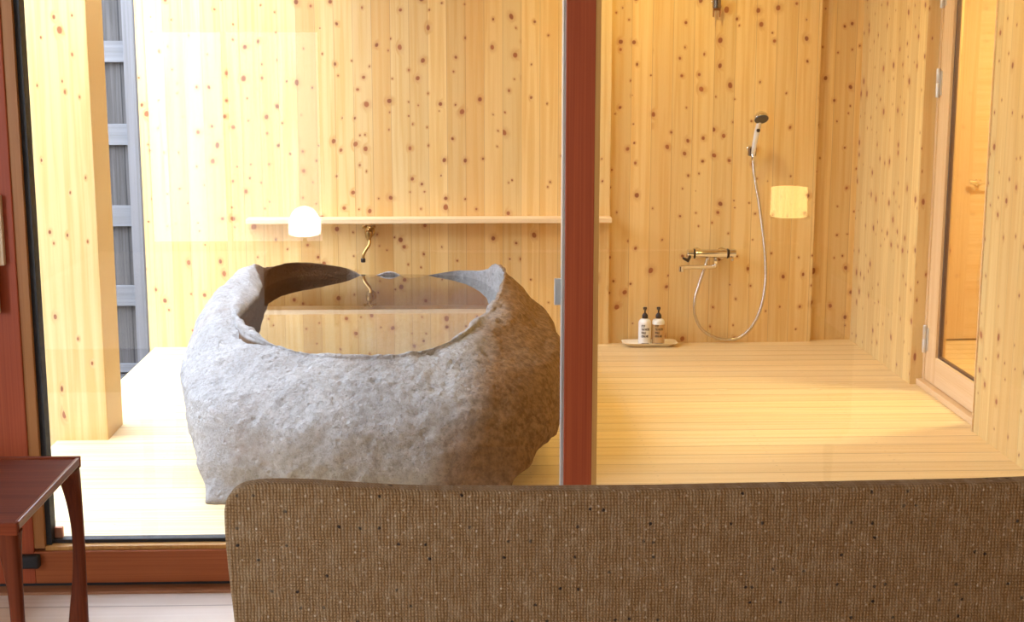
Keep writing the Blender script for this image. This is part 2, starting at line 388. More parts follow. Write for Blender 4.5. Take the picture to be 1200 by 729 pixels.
w1 = root_struct('window_1', (1.2, 3.9, 0))
obj('mullion', box(.271, .350, 3.862, 3.945, .0, 2.12, bevel=.002), CEDAR, w1)
obj('mullion_edge', box(.350, .364, 3.863, 3.945, .0, 2.1), CEDARL, w1)
obj('lit_reveal_strip', box(.264, .271, 3.872, 3.93, .124, 2.1), ALU, w1)  # pale colour stands in for the daylit reveal beside the mullion
obj('bottom_rail', box(.364, 2.02, 3.868, 3.935, .018, .112, bevel=.002), CEDARH, w1)
obj('jamb', box(2.02, 2.10, 3.862, 3.945, 0, 2.12, bevel=.002), CEDAR, w1)
obj('head', box(-1.40, 2.10, 3.862, 3.945, 2.1, 2.14), CEDARH, w1)
obj('glass_pane', box(.36, 2.03, 3.907, 3.913, .11, 2.1), GLASS, w1)
struct('trim_2', box(-1.42, 2.1, 3.82, 3.975, -.06, .008, bevel=.002), plain_wood('sill_wood', 'x', (.40, .18, .085), (.30, .12, .05), .45))
struct('trim_3', box(-1.36, 2.02, 3.872, 3.94, .008, .018), GASKET)

# ------------------------------------------------------------------ pillar, shelf, fence
b = box(-1.652, -1.407, 5.445, 5.690, -.37, 2.7, bevel=.004)
tag(obj('wooden_pillar', b, P_POST), 'square pale pine pillar at the open left edge of the deck', 'pillar')
b = bmesh.new(); bx(b, -1.103, .737, 7.118, 7.23, .648, .672, bevel=.003)
tag(obj('wall_shelf', b, P_SHELF), 'long narrow pale pine shelf on the knotty wall above the stone bath', 'shelf')

f = thing('wooden_fence', 'dark weathered grey board fence seen left of the bath wall', 'fence', (-2.6, 8.2, -.36))
obj('board_panel', box(-5.2, -.9, 8.235, 8.26, -.36, 2.35), FENCE, f)
obj('board_panel', box(-5.225, -5.2, 2.0, 8.26, -.36, 2.35), SKY_BLOCK, f)  # unseen side run, added to block low sky light from the left
for z in (-.42, .045, .51, .975, 1.44, 1.905):
    obj('rail', box(-5.2, -.9, 8.20, 8.235, max(z, -.35), z + .118, bevel=.002), FRAIL, f)
for x in (-4.9, -3.4, -1.885):
    obj('post', box(x - .022, x + .04, 8.13, 8.20, -.36, 2.4, bevel=.002), FPOST, f)

# ------------------------------------------------------------------ hinged glass door in the right wall
d2 = root_struct('door_2', (2.1, 5.9, 0))
X = 2.085
obj('frame_post', box(X - .004, X + .06, 6.262, 6.292, .0, 2.06), P_DOOR, d2)
obj('stile', box(X, X + .04, 6.13, 6.262, .03, 2.03, bevel=.002), P_DOOR, d2)
obj('stile', box(X, X + .04, 5.475, 5.60, .03, 2.03, bevel=.002), P_DOOR, d2)
obj('bottom_rail', box(X, X + .04, 5.60, 6.13, .03, .155, bevel=.002), P_DOORH, d2)
obj('top_rail', box(X, X + .04, 5.60, 6.13, 1.93, 2.03, bevel=.002), P_DOORH, d2)
b = box(X + .012, X + .028, 6.118, 6.13, .155, 1.93); bx(b, X + .012, X + .028, 5.60, 5.612, .155, 1.93); bx(b, X + .012, X + .028, 5.612, 6.118, .155, .164)
obj('glazing_bead', b, simple('dark_bead', (.10, .05, .03), .5), d2)
obj('glass_pane', box(X + .017, X + .023, 5.605, 6.125, .158, 1.93), GLASSD, d2)
obj('sill', box(X - .03, X + .08, 5.462, 6.292, .0, .028, bevel=.002), P_DOORH, d2)
hd = obj('handle', lathe(bmesh.new(), [(.024, 0), (.024, .008), (.010, .010), (.010, .05)], 20, to_axis((1, 0, 0)), (X + .04, 5.545, .975)), CHROME, d2, 40)
tube_b = tube(bmesh.new(), catmull([(X + .085, 5.545, .975), (X + .092, 5.60, .976), (X + .09, 5.70, .972)], 6), .010, 12)
obj('lever', tube_b, CHROME, hd, 50)
for z in (.155, 1.30, 1.685):
    q = lathe(bmesh.new(), [(.0085, 0), (.0095, .003), (.0095, .060), (.0085, .0615), (.0095, .063), (.0095, .122), (.0085, .125)], 16, 'z', (X - .010, 6.258, z))
    bx(q, X - .003, X + .0, 6.232, 6.285, z + .01, z + .115)
    obj('hinge', q, HINGE, d2, 40)

# ------------------------------------------------------------------ stone bath
SL = [(-0.886, 4.62, 0.0), (-0.935, 4.8, 0.085), (-0.990, 5.0, 0.17), (-1.058, 5.3, 0.29), (-1.081, 5.45, 0.351), (-1.056, 5.6, 0.42), (-1.041, 5.8, 0.499), (-1.009, 6.0, 0.545), (-0.978, 6.2, 0.555)]
SR = [(0.10, 4.6, 0.0), (0.144, 4.64, 0.029), (0.228, 4.8, 0.08), (0.335, 5.1, 0.125), (0.371, 5.27, 0.24), (0.368, 5.5, 0.379), (0.283, 5.7, 0.453), (0.211, 5.85, 0.52), (0.171, 6.05, 0.553)]
SF = [(-.40, 4.62, 0), (-.39, 4.585, .06), (-.38, 4.565, .13), (-.37, 4.58, .24), (-.36, 4.63, .31), (-.36, 4.71, .37), (-.36, 4.775, .405), (-.355, 4.82, .43), (-.35, 4.845, .442)]
SB = [(-.4, 6.72, 0), (-.4, 6.83, .06), (-.4, 6.90, .13), (-.4, 6.94, .24), (-.4, 6.95, .31), (-.4, 6.95, .36), (-.4, 6.93, .405), (-.4, 6.90, .43), (-.4, 6.87, .44)]
SCR = [(-0.348, 4.86, 0.447), (-0.482, 4.87, 0.443), (-0.623, 4.93, 0.452), (-0.731, 5.02, 0.468), (-0.809, 5.12, 0.483), (-0.854, 5.25, 0.5), (-0.865, 5.45, 0.512), (-0.862, 5.75, 0.507), (-0.883, 6.1, 0.502), (-0.914, 6.4, 0.5), (-0.889, 6.65, 0.505), (-0.806, 6.8, 0.498), (-0.607, 6.86, 0.466), (-0.482, 6.84, 0.422), (-0.37, 6.84, 0.445), (-0.276, 6.84, 0.415), (-0.151, 6.82, 0.439), (-0.027, 6.78, 0.461), (0.093, 6.55, 0.488), (0.168, 6.1, 0.546), (0.127, 5.75, 0.537), (0.101, 5.5, 0.528), (0.049, 5.3, 0.514), (0.003, 5.1, 0.495), (-0.021, 5.03, 0.483), (-0.097, 4.95, 0.466), (-0.171, 4.9, 0.459), (-0.259, 4.87, 0.45)]
CX, CY, AX, AY = -.36, 5.80, .55, 1.0
WZ = .43
NA = 480
def ang(p): return math.atan2((p[1] - CY) / AY, (p[0] - CX) / AX)
def dense_loop(pts, n=10):
    q = [Vector(p) for p in pts]; L = len(q); out = []
    for i in range(L):
        a, b, c, d = q[i - 1], q[i], q[(i + 1) % L], q[(i + 2) % L]
        for k in range(n):
            t = k / n
            out.append(.5 * ((2 * b) + (c - a) * t + (2 * a - 5 * b + 4 * c - d) * t * t + (3 * b - a - 3 * c + d) * t ** 3))
    return out
def by_angle(loop):
    """Resample a closed loop at NA equal angles about the centre."""
    pr = sorted([(ang(p), Vector(p)) for p in loop], key=lambda t: t[0])
    pr = [(pr[-1][0] - 2 * math.pi, pr[-1][1])] + pr + [(pr[0][0] + 2 * math.pi, pr[0][1])]
    out = []; j = 0
    for i in range(NA):
        a = -math.pi + 2 * math.pi * (i + .5) / NA
        while pr[j + 1][0] < a: j += 1
        (a0, p0), (a1, p1) = pr[j], pr[j + 1]
        out.append(p0.lerp(p1, (a - a0) / max(a1 - a0, 1e-9)))
    return out
def level(i):
    L, Rr, Fp, B = (Vector(v[i]) for v in (SL, SR, SF, SB))
    n_ = 2.5
    pts = []
    def arc(p, q, cx):
        # quarter superellipse from p (front/back extreme in y) to q (side extreme in x)
        for k in range(24):
            t = math.pi / 2 * k / 24
            c, s_ = math.cos(t) ** (2 / n_), math.sin(t) ** (2 / n_)
            x = p.x + (q.x - p.x) * s_; y = q.y + (p.y - q.y) * c
            w = math.sin(t) ** 2
            pts.append(Vector((x, y, p.z + (q.z - p.z) * w)))
    arc(Fp, Rr, 0); 
    tmp = pts[:]; pts.clear(); arc(B, Rr, 0); br = pts[::-1]; pts.clear(); arc(B, L, 0); bl = pts[:]; pts.clear(); arc(Fp, L, 0); fl = pts[::-1]
    return by_angle(tmp + [Rr] + br + bl + [L] + fl)
rings = [level(i) for i in range(9)]
crest = by_angle(dense_loop(SCR))
cen = Vector((CX, CY, 0))
def scaled(ring, dr, z):
    out = []
    for p in ring:
        d = Vector((p.x - CX, p.y - CY, 0)); l = d.length
        d = d * ((l - dr) / l); out.append(Vector((CX + d.x, CY + d.y, z)))
    return out
def lvl_z(ring, z): return [Vector((p.x, p.y, z)) for p in ring]
# rounded rim between the last outer level and the inner crest
for li, mg in ((2, .05), (3, .10), (4, .11), (5, .10), (6, .09), (7, .065), (8, .04)):
    for a, b_ in zip(rings[li], crest):          # keep the hull outside the rim round the back of the tub
        da = math.hypot(a.x - CX, a.y - CY); db = math.hypot(b_.x - CX, b_.y - CY) + mg * max(0., min(1., (b_.y - 6.25) / .3))
        if b_.y > 6.25 and da < db: a.x = CX + (a.x - CX) * db / da; a.y = CY + (a.y - CY) * db / da
for a, b_ in zip(rings[8], crest):
    w_ = max(0., min(1., (a.y - 6.45) / .25)); a.z += w_ * (min(a.z, b_.z - .006) - a.z)
for ring in rings[6:8]:
    for a, b_ in zip(ring, crest):
        w_ = max(0., min(1., (a.y - 6.45) / .25)); a.z += w_ * (min(a.z, b_.z - .02) - a.z)
mid = [a.lerp(b_, .5) + Vector((0, 0, (.012 + .05 * (a - b_).length) * max(0., min(1., (6.75 - a.y) / .3)))) for a, b_ in zip(rings[8], crest)]
ctrl = [scaled(rings[0], .12, .012), lvl_z(rings[0], .0)] + rings[1:] + [mid, crest]
inner = []
for p in crest:
    d = Vector((p.x - CX, p.y - CY, 0)); l = d.length
    inner.append(Vector((CX, CY, 0)) + d * ((l + .012) / l) + Vector((0, 0, max(p.z - .06, .40))))
ctrl += [inner, scaled(inner, .03, .30), scaled(inner, .13, .12), scaled(inner, .32, .07)]
rows = []
counts = [3, 3, 5, 6, 8, 6, 6, 6, 4, 4, 5, 5, 5, 4, 5, 4]
for i in range(len(ctrl) - 1):
    a, b_, c, d = ctrl[max(i - 1, 0)], ctrl[i], ctrl[i + 1], ctrl[min(i + 2, len(ctrl) - 1)]
    n_ = 2 * (counts[i] if i < len(counts) else 4)
    for k in range(n_):
        t = k / n_
        rows.append(([.5 * ((2 * b_[j]) + (c[j] - a[j]) * t + (2 * a[j] - 5 * b_[j] + 4 * c[j] - d[j]) * t * t + (3 * b_[j] - a[j] - 3 * c[j] + d[j]) * t ** 3) for j in range(NA)]))
rows.append(ctrl[-1])
# a few passes of smoothing keep the outer hull boulder-like
bm = bmesh.new()
lay = bm.verts.layers.float_color.new('brown_mask')
vr = [[bm.verts.new(p) for p in r] for r in rows]
for a, b_ in zip(vr, vr[1:]):
    for j in range(NA):
        bm.faces.new((a[j], a[(j + 1) % NA], b_[(j + 1) % NA], b_[j]))
bm.faces.new(vr[0][::-1]); bm.faces.new(vr[-1])
bmesh.ops.recalc_face_normals(bm, faces=bm.faces[:])
bm.normal_update()
disp = {}
for v in bm.verts:
    p = v.co
    big = noise.fractal(p * 2.6 + Vector((3, 1, 7)), 1., 2., 3) * .018
    med = noise.fractal(p * 11. + Vector((9, 2, 4)), 1., 2., 4) * .0055
    ridge = abs(noise.noise(p * 6. + Vector((1, 8, 3)))) * -.009
    pit = 0.
    dd = noise.voronoi(p * 9., distance_metric='DISTANCE')[0][0]
    if dd < .22: pit = -.016 * (1 - dd / .22)
    d3 = noise.voronoi(p * 24., distance_metric='DISTANCE')[0][0]
    if d3 < .3: pit -= .006 * (1 - d3 / .3)
    fine = noise.fractal(p * 34. + Vector((2, 7, 1)), .8, 2., 3) * .003
    disp[v] = big + med + ridge + pit + fine
for v, a in disp.items():
    k = 1.
    k = min(1., .25 + max(0., v.co.z) * 7.)
    if v.co.y > 6.55 and v.co.z > .38: k = .3
    v.co += v.normal * a * k
for v in bm.verts:
    if v.co.z < .0: v.co.z = 0.
n_out = 2 * sum(counts[:11])
for i, r_ in enumerate(vr):
    for v in r_:
        edge = max(0., min(1., (i - n_out + 1 + 16 * max(0., min(1., (v.co.y - 6.1) / .3))) / 3.))
        lft = max(0., min(1., (-.30 - v.co.x + .35 * noise.noise(v.co * 4.)) / .25))
        w_ = edge * (.25 + .75 * lft)
        rgt = max(0., min(1., (v.co.x + .10 + .05 * noise.noise(v.co * 5.) - .35 * (v.co.z - .25)) / .16)) * (1 - edge)
        v[lay] = (w_, rgt, 0, 1)
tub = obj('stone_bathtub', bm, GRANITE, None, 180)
tag(tub, 'big hollowed grey granite boulder bathtub full of water on the deck', 'bathtub')
# water, brim full
rim_w = [Vector((p.x, p.y, WZ)) for p in inner]
wb = bmesh.new()
top = []; bot = []
for p, q in zip(inner, scaled(inner, -.015, WZ)):
    top.append(wb.verts.new(q))
for p in scaled(inner, .01, .36): bot.append(wb.verts.new(p))
wb.faces.new(top)
wtr = obj('bath_water', wb if not [wb.verts.remove(v) for v in bot] else wb, WATER)
tag(wtr, 'still clear water brimming in the stone bathtub, mirroring the pine wall', 'water'); wtr['kind'] = 'stuff'

# ------------------------------------------------------------------ brass tap over the bath
fx, fz = -.491, .605
t = thing('brass_faucet', 'old brass cross handle tap with curved spout under the shelf over the bath', 'faucet', (fx, 7.23, fz))
b = lathe(bmesh.new(), [(.028, 0), (.028, .006), (.016, .012), (.013, .05), (.019, .055), (.019, .075), (.013, .08), (.012, .10)], 24, to_axis((0, -1, 0)), (fx, 7.23, fz - .01))
obj('body', b, BRASS, t, 40)
b = lathe(bmesh.new(), [(.016, -.025), (.019, -.012), (.019, .006), (.012, .012), (.008, .016), (.007, .026)], 20, 'z', (fx, 7.145, fz - .005))
obj('valve', b, BRASS, t, 40)
b = lathe(bmesh.new(), [(.009, -.005), (.011, 0), (.009, .007), (.004, .010)], 16, 'z', (fx, 7.145, fz + .022))
for k in range(4):
    a = R(20 + 90 * k); d = Vector((math.cos(a), math.sin(a), 0)); c0 = Vector((fx, 7.145, fz + .024))
    tube(b, [c0, c0 + d * .016, c0 + d * .026, c0 + d * .032, c0 + d * .036], [.0045, .0038, .0065, .0075, .003], 10)
obj('cross_handle', b, BRASS, t, 60)
sp = catmull([(fx, 7.145, fz - .025), (fx + .004, 7.14, fz - .045), (fx + .002, 7.13, fz - .065), (fx - .016, 7.12, fz - .092), (fx - .027, 7.115, fz - .115), (fx - .028, 7.115, fz - .140)], 6)
obj('spout', tube(bmesh.new(), sp, .0085, 14), BRASS, t, 60)
obj('spout_collar', lathe(bmesh.new(), [(.010, -.004), (.0125, 0), (.0125, .012), (.010, .016)], 18, 'z', (fx, 7.145, fz - .040)), BRASS, t, 40)
obj('spout_tip', lathe(bmesh.new(), [(.0085, 0), (.012, .002), (.0125, .018), (.009, .022)], 16, 'z', (fx - .028, 7.115, fz - .152)), DARKM, t, 40)

# ------------------------------------------------------------------ shower mixer and hand shower
YM = 7.20
t = thing('shower_mixer', 'chrome bar shower mixer with swivel spout on the pine shower wall', 'faucet', (1.255, 7.262, .475))
obj('bar_body', lathe(bmesh.new(), [(.022, 1.172), (.0225, 1.176), (.0225, 1.335), (.022, 1.339)], 28, to_axis((1, 0, 0)), (0, YM, .478)), CHROME, t, 40)
for x0, x1 in ((1.132, 1.166), (1.345, 1.383)):
    obj('control_knob', lathe(bmesh.new(), [(.019, x0), (.0235, x0 + .004), (.0235, x1 - .002), (.021, x1)], 28, to_axis((1, 0, 0)), (0, YM, .478)), CHROME, t, 40)
for x0 in (1.166, 1.337):
    obj('knob_ring', lathe(bmesh.new(), [(.0245, x0), (.0255, x0 + .002), (.0255, x0 + .006), (.0245, x0 + .008)], 28, to_axis((1, 0, 0)), (0, YM, .478)), DARKM, t, 40)
for x0 in (1.19, 1.322):
    q = lathe(bmesh.new(), [(.030, 0), (.030, .004), (.022, .010), (.013, .014), (.013, .05)], 24, to_axis((0, -1, 0)), (x0, 7.262, .472))
    obj('wall_union', q, CHROME, t, 40)
q = tube(bmesh.new(), [(1.145, YM - .022, .466), (1.132, YM - .035, .448), (1.105, YM - .045, .462)], [.008, .010, .006], 12)
obj('lever', q, DARKM, t, 60)
q = tube(bmesh.new(), [(1.360, YM - .018, .452), (1.368, YM - .022, .444)], [.009, .008], 10)
obj('stop_button', q, CHROME, t, 60)
q = tube(bmesh.new(), catmull([(1.279, YM - .005, .458), (1.279, YM - .005, .425), (1.277, YM - .008, .415), (1.262, YM - .012, .411), (1.19, YM - .045, .415), (1.105, YM - .08, .419), (1.092, YM - .086, .419)], 6), .0105, 14)
obj('swivel_spout', q, CHROME, t, 60)
obj('spout_nut', lathe(bmesh.new(), [(.013, 0), (.014, .002), (.014, .022), (.013, .024)], 6, 'z', (1.279, YM - .005, .428)), CHROME, t, 30)
obj('aerator', lathe(bmesh.new(), [(.011, 0), (.0135, .002), (.0135, .028), (.010, .031)], 18, 'z', (1.092, YM - .086, .398)), CHROME, t, 40)

t = thing('hand_shower', 'chrome hand shower hung upright in its wall holder, hose looping to the mixer', 'shower', (1.455, 7.2, 1.0))
hp = [(1.238, YM - .01, .455), (1.225, YM - .015, .415), (1.195, 7.19, .315), (1.178, 7.2, .235), (1.185, 7.215, .15), (1.225, 7.225, .075), (1.30, 7.235, .03), (1.385, 7.235, .020), (1.455, 7.23, .055), (1.515, 7.225, .15), (1.545, 7.22, .30), (1.537, 7.21, .48), (1.50, 7.205, .72), (1.468, 7.20, .88), (1.456, 7.195, .985)]
obj('hose', tube(bmesh.new(), catmull(hp, 10), .0075, 12), HOSE, t, 180)
obj('hose_nut', lathe(bmesh.new(), [(.009, -.03), (.011, -.026), (.011, 0), (.009, .004)], 14, to_axis((-.02, -.05, 1)), (1.457, 7.195, .985)), CHROME, t, 40)
gp = catmull([(1.457, 7.195, .985), (1.462, 7.188, 1.04), (1.470, 7.175, 1.10), (1.474, 7.160, 1.135), (1.476, 7.148, 1.155)], 6)
obj('handle', tube(bmesh.new(), gp, [.0105 + .003 * math.sin(math.pi * i / 24) for i in range(len(gp))], 16), simple('frosted_grip', (.82, .80, .76), .25, .35), t, 60)
obj('grip_button', lathe(bmesh.new(), [(.010, 0), (.010, .003), (.007, .006)], 14, to_axis((.1, -1, .2)), (1.472, 7.158, 1.108)), DARKM, t, 40)
M = to_axis((.05, -.62, -.78))
hc = Vector((1.480, 7.130, 1.170))
obj('shower_head', lathe(bmesh.new(), [(.010, -.034), (.022, -.028), (.034, -.014), (.038, 0), (.037, .006)], 28, M, hc), CHROME, t, 40)
obj('spray_face', lathe(bmesh.new(), [(.036, .005), (.034, .009), (.02, .011), (.004, .0112)], 28, M, hc), simple('spray_plate', (.10, .09, .08), .35, .3), t, 40)
def holder(name, x, z, label, wallY=7.262):
    t = thing(name, label, 'shower holder', (x, wallY, z), 'shower holders on the wall')
    q = lathe(bmesh.new(), [(.020, 0), (.020, .006), (.016, .010), (.014, .03)], 20, to_axis((0, -1, 0)), (x, wallY, z + .01))
    obj('wall_rose', q, CHROME, t, 40)
    # open cradle: a C-shaped cup
    q = bmesh.new(); ro, ri = .0225, .0140; hh = .021
    c0 = Vector((x, wallY - .047, z)); A = [R(-50 + (280) * i / 20) for i in range(21)]
    A = [a + R(180 + 90 - 180) for a in A]
    MM = to_axis((.0, -.14, 1))
    g_ = []
    for a in A:
        d = Vector((math.cos(a - R(90)) * 1., -math.sin(a - R(90)) * -1., 0))
        g_.append([q.verts.new(c0 + MM @ (Vector((math.cos(a), math.sin(a), 0)) * rr + Vector((0, 0, zz)))) for rr, zz in ((ro, -hh), (ro, hh), (ri + .001, hh), (ri, -hh))])
    for a, b_ in zip(g_, g_[1:]):
        for k in range(4): q.faces.new((a[k], b_[k], b_[(k + 1) % 4], a[(k + 1) % 4]))
    q.faces.new(g_[0]); q.faces.new(g_[-1][::-1])
    obj('cradle', q, simple('dark_chrome', (.30, .25, .20), .15, 1.), t, 40)
    return t
holder('shower_holder', 1.457, 1.0, 'lower chrome shower holder, with the hand shower in it')
th = holder('shower_holder', 1.257, 1.735, 'empty upper chrome shower holder at the top edge of the wall')
q = bmesh.new()
for sx in (-1, 1): bx(q, 1.257 + sx * .016 - .004, 1.257 + sx * .016 + .004, 7.215, 7.223, 1.668, 1.722, bevel=.002)
bx(q, 1.240, 1.274, 7.215, 7.223, 1.700, 1.720, bevel=.002)
obj('fork', q, simple('bronze_fork', (.42, .2, .07), .35, .7), th)

# ------------------------------------------------------------------ tray and pump bottles
TX, TY = .945, 7.185
def tray_bm():
    b = bmesh.new(); prof = [(.105, .036, 0.), (.140, .058, .020), (.143, .060, .022), (.141, .059, .023), (.106, .037, .005)]
    rings = []
    for hx, hy, z in prof:
        ring = []
        for i in range(48):
            a = 2 * math.pi * i / 48; n_ = 7
            c, s_ = math.cos(a), math.sin(a)
            ring.append(b.verts.new((TX + hx * math.copysign(abs(c) ** (2 / n_), c), TY + hy * math.copysign(abs(s_) ** (2 / n_), s_), z)))
        rings.append(ring)
    for a, c in zip(rings, rings[1:]):
        for i in range(48): b.faces.new((a[i], a[(i + 1) % 48], c[(i + 1) % 48], c[i]))
    b.faces.new(rings[0][::-1]); b.faces.new(rings[-1]); return b
tag(obj('amenity_tray', tray_bm(), plain_wood('tray_wood', 'x', (.90, .80, .62), (.84, .72, .52)), None, 40), 'pale flared rectangular tray under two pump bottles on the deck', 'tray')

def text_on_cylinder(txt, size, cx, cy, r, z, parent, m, weight=1.0):
    cu = bpy.data.curves.new('lettering', 'FONT'); cu.body = txt; cu.size = size; cu.align_x = 'LEFT'; cu.space_line = 1.12; cu.offset = .0007
    to = bpy.data.objects.new('tmp_text', cu); C.objects.link(to)
    dg = bpy.context.evaluated_depsgraph_get()
    me = bpy.data.meshes.new_from_object(to.evaluated_get(dg)); bpy.data.objects.remove(to); bpy.data.curves.remove(cu)
    bm = bmesh.new(); bm.from_mesh(me); bpy.data.meshes.remove(me)
    for v in bm.verts: v.co.x *= .5
    bmesh.ops.subdivide_edges(bm, edges=bm.edges[:], cuts=1)
    xs = [v.co.x for v in bm.verts]; w = (min(xs) + max(xs)) / 2
    for v in bm.verts:
        a = (v.co.x - w) / r
        v.co = Vector((cx + r * math.sin(a), cy - r * math.cos(a), z + v.co.y))
    return obj('lettering', bm, m, parent)
INK = simple('label_ink', (.05, .03, .02), .6)
PUMP = simple('brown_pump_plastic', (.035, .016, .010), .3)
def bottle(x, body_m, band_m, label):
    y, z = TY - .012, .0055; r = .0325
    t = thing('pump_bottle', label, 'bottle', (x, y, z), 'pump bottles on the tray')
    obj('bottle_body', lathe(bmesh.new(), [(.028, 0), (r, .004), (r, .118), (r - .002, .127), (.024, .136), (.013, .140), (.013, .145)], 40, 'z', (x, y, z)), body_m, t, 35)
    if band_m:
        obj('shoulder_band', lathe(bmesh.new(), [(r + .0003, .112), (r + .0004, .119), (r - .0016, .1275), (.0243, .1365), (.0135, .1405)], 40, 'z', (x, y, z), closed=False), band_m, t, 35)
    obj('pump_collar', lathe(bmesh.new(), [(.0145, .142), (.0155, .144), (.0150, .158), (.010, .166), (.006, .170)], 28, 'z', (x, y, z)), PUMP, t, 35)
    q = lathe(bmesh.new(), [(.0045, .168), (.0045, .184), (.0085, .186), (.0105, .196), (.0085, .2)], 20, 'z', (x, y, z))
    tube(q, [(x, y, z + .193), (x - .002, y - .018, z + .192), (x - .003, y - .03, z + .187)], [.006, .005, .0042], 10)
    obj('pump_head', q, PUMP, t, 40)
    text_on_cylinder('STOP\nTHE WATER\nWHILE\nUSING ME!', .0160, x, y, r + .0006, z + .101, t, INK)
    q = bmesh.new(); col_ = []
    for k in range(9):
        a = R(-34 + 68 * k / 8)
        col_.append([q.verts.new((x + rr * math.sin(a), y - rr * math.cos(a), z + zz)) for rr, zz in ((r + .0008, .012), (r + .0008, .017), (r - .001, .017), (r - .001, .012))])
    for a, c in zip(col_, col_[1:]):
        for k in range(4): q.faces.new((a[k], a[(k + 1) % 4], c[(k + 1) % 4], c[k]))
    q.faces.new(col_[0]); q.faces.new(col_[-1])
    obj('label_rule', q, INK, t)
    return t
bottle(.918, simple('white_bottle', (.86, .82, .74), .35), None, 'white pump bottle with brown pump, left one of two on the tray')
bottle(.988, simple('tan_bottle', (.60, .37, .16), .3), simple('white_band', (.85, .80, .70), .4), 'tan pump bottle with white shoulder and brown pump, right one on the tray')

# ------------------------------------------------------------------ side table (near left)
x1, y0, y1, zt = -.978, 2.985, 3.51, .492
x0 = -1.62
t = thing('side_table', 'dark red-brown teak side table with flared legs at the left edge', 'table', ((x0 + x1) / 2, (y0 + y1) / 2, 0))
b = box(x0 + .004, x1 - .004, y0 + .004, y1 - .004, zt - .022, zt - .004)
obj('tabletop', b, TEAK, t)
b = box(x0, x1, y1 - .014, y1, zt - .028, zt + .001, bevel=.003); obj('lip', b, TEAK, t)
obj('lip', box(x0, x1, y0, y0 + .014, zt - .028, zt + .001, bevel=.003), TEAK, t)
EDGE = plain_wood('worn_teak_edge', 'y', (.30, .105, .045), (.13, .032, .013), .28, 60., 30.)
for xe in (x1 - .010, x0): obj('side_lip', box(xe, xe + .010, y0 + .0145, y1 - .0145, zt - .020, zt, bevel=.003), EDGE, t)
LP = [(0., .052), (.07, .047), (.15, .037), (.22, .031), (.28, .030), (.33, .0325), (.38, .039), (.42, .047), (.45, .058), (.466, .075)]
def leg(sx, sy):
    """Leg with a straight outer edge and a sculpted inner one, flaring into the top."""
    b = bmesh.new(); rr = []
    pts = catmull([(w, 0, z) for z, w in LP], 5)
    ox = x1 if sx > 0 else x0; oy = y1 if sy > 0 else y0
    for p in pts:
        w, z = p.x, p.z; d = w * .75; ring = []
        for i in range(20):
            a = 2 * math.pi * i / 20; n_ = 3.2; c, s_ = math.cos(a), math.sin(a)
            px = .5 + .5 * math.copysign(abs(c) ** (2 / n_), c); py = .5 + .5 * math.copysign(abs(s_) ** (2 / n_), s_)
            ring.append(b.verts.new((ox - sx * w * px, oy - sy * d * py, z)))
        rr.append(ring)
    for a, c in zip(rr, rr[1:]):
        for i in range(20): b.faces.new((a[i], a[(i + 1) % 20], c[(i + 1) % 20], c[i]))
    b.faces.new(rr[0][::-1]); b.faces.new(rr[-1]); return b
for sx in (1, -1):
    for sy in (1, -1): obj('leg', leg(sx, sy), TEAKV, t, 50)

# ------------------------------------------------------------------ sofa with its back to the camera
YS = 2.40
t = thing('sofa', 'brown flecked tweed sofa in the foreground, its rounded back towards the viewer', 'sofa', (.47, 2.8, 0))
TOPC = [(-.427, .690), (-.4255, .715), (-.417, .736), (-.400, .749), (-.372, .7555), (-.33, .7570), (-.27, .7545), (-.20, .749), (-.13, .744), (-.05, .7410), (.06, .7395), (.20, .7390), (.335, .7385), (.47, .7385)]
half = [(-.385, .13), (-.395, .25), (-.408, .40), (-.420, .55), (-.426, .64)] + TOPC
half = [(p.x, p.z) for p in catmull([(x, 0, z) for x, z in half], 5)]
outl = half + [(.94 - x, z) for x, z in half[-2::-1]]
outl = [(x, z + (.006 * max(0, (x - .30)) / .7 if z > .6 else 0)) for x, z in outl]
def inset(loop, d):
    out = []; n_ = len(loop); ccx = .47
    for i in range(n_):
        a = Vector(loop[max(i - 1, 0)]); c = Vector(loop[min(i + 1, n_ - 1)]); tg = (c - a)
        if tg.length < 1e-9: tg = Vector((0, 1))
        tg.normalize(); nn = Vector((tg.y, -tg.x))
        p = Vector(loop[i]) + nn * d; out.append((p.x, p.y))
    return out
b = bmesh.new(); rr = []
TH, RO = .058, .024
RF = .007
prof = [(RF, 0.)] + [(RF * (1 - math.sin(R(a))), RF * (1 - math.cos(R(a)))) for a in (22, 45, 68, 90)]
prof += [(.0005, .016), (.0010, .026)] + [(.001 + RO * (1 - math.sin(R(a))), TH - RO * (1 - math.cos(R(a)))) for a in (90, 72, 54, 36, 18)] + [(.001 + RO, TH)]
for ins, y in prof:
    lp = inset(outl, ins)
    rr.append([b.verts.new((x, YS + y, z)) for x, z in lp])
n_ = len(outl)
for a, c in zip(rr, rr[1:]):
    for i in range(n_): b.faces.new((a[i], a[(i + 1) % n_], c[(i + 1) % n_], c[i]))
b.faces.new(rr[0][::-1]); b.faces.new(rr[-1])
obj('backrest', b, TWEED, t, 60)
# welt along the top of the back face
obj('seat_base', box(-.36, 1.30, 2.47, 3.10, .16, .30, bevel=.02, seg=3), TWEED, t, 60)
obj('seat_cushion', box(-.30, .465, 2.47, 3.12, .30, .43, bevel=.035, seg=4), TWEED, t, 60)
obj('seat_cushion', box(.475, 1.24, 2.47, 3.12, .30, .43, bevel=.035, seg=4), TWEED, t, 60)
for xa in (-.40, 1.245): obj('armrest', box(xa, xa + .095, 2.465, 3.06, .18, .52, bevel=.03, seg=4), TWEED, t, 60)
for xa in (-.33, 1.27):
    for ya in (2.46, 3.02):
        obj('leg', lathe(bmesh.new(), [(.012, 0), (.02, .16)], 16, 'z', (xa, ya, 0)), TEAKV, t, 40)

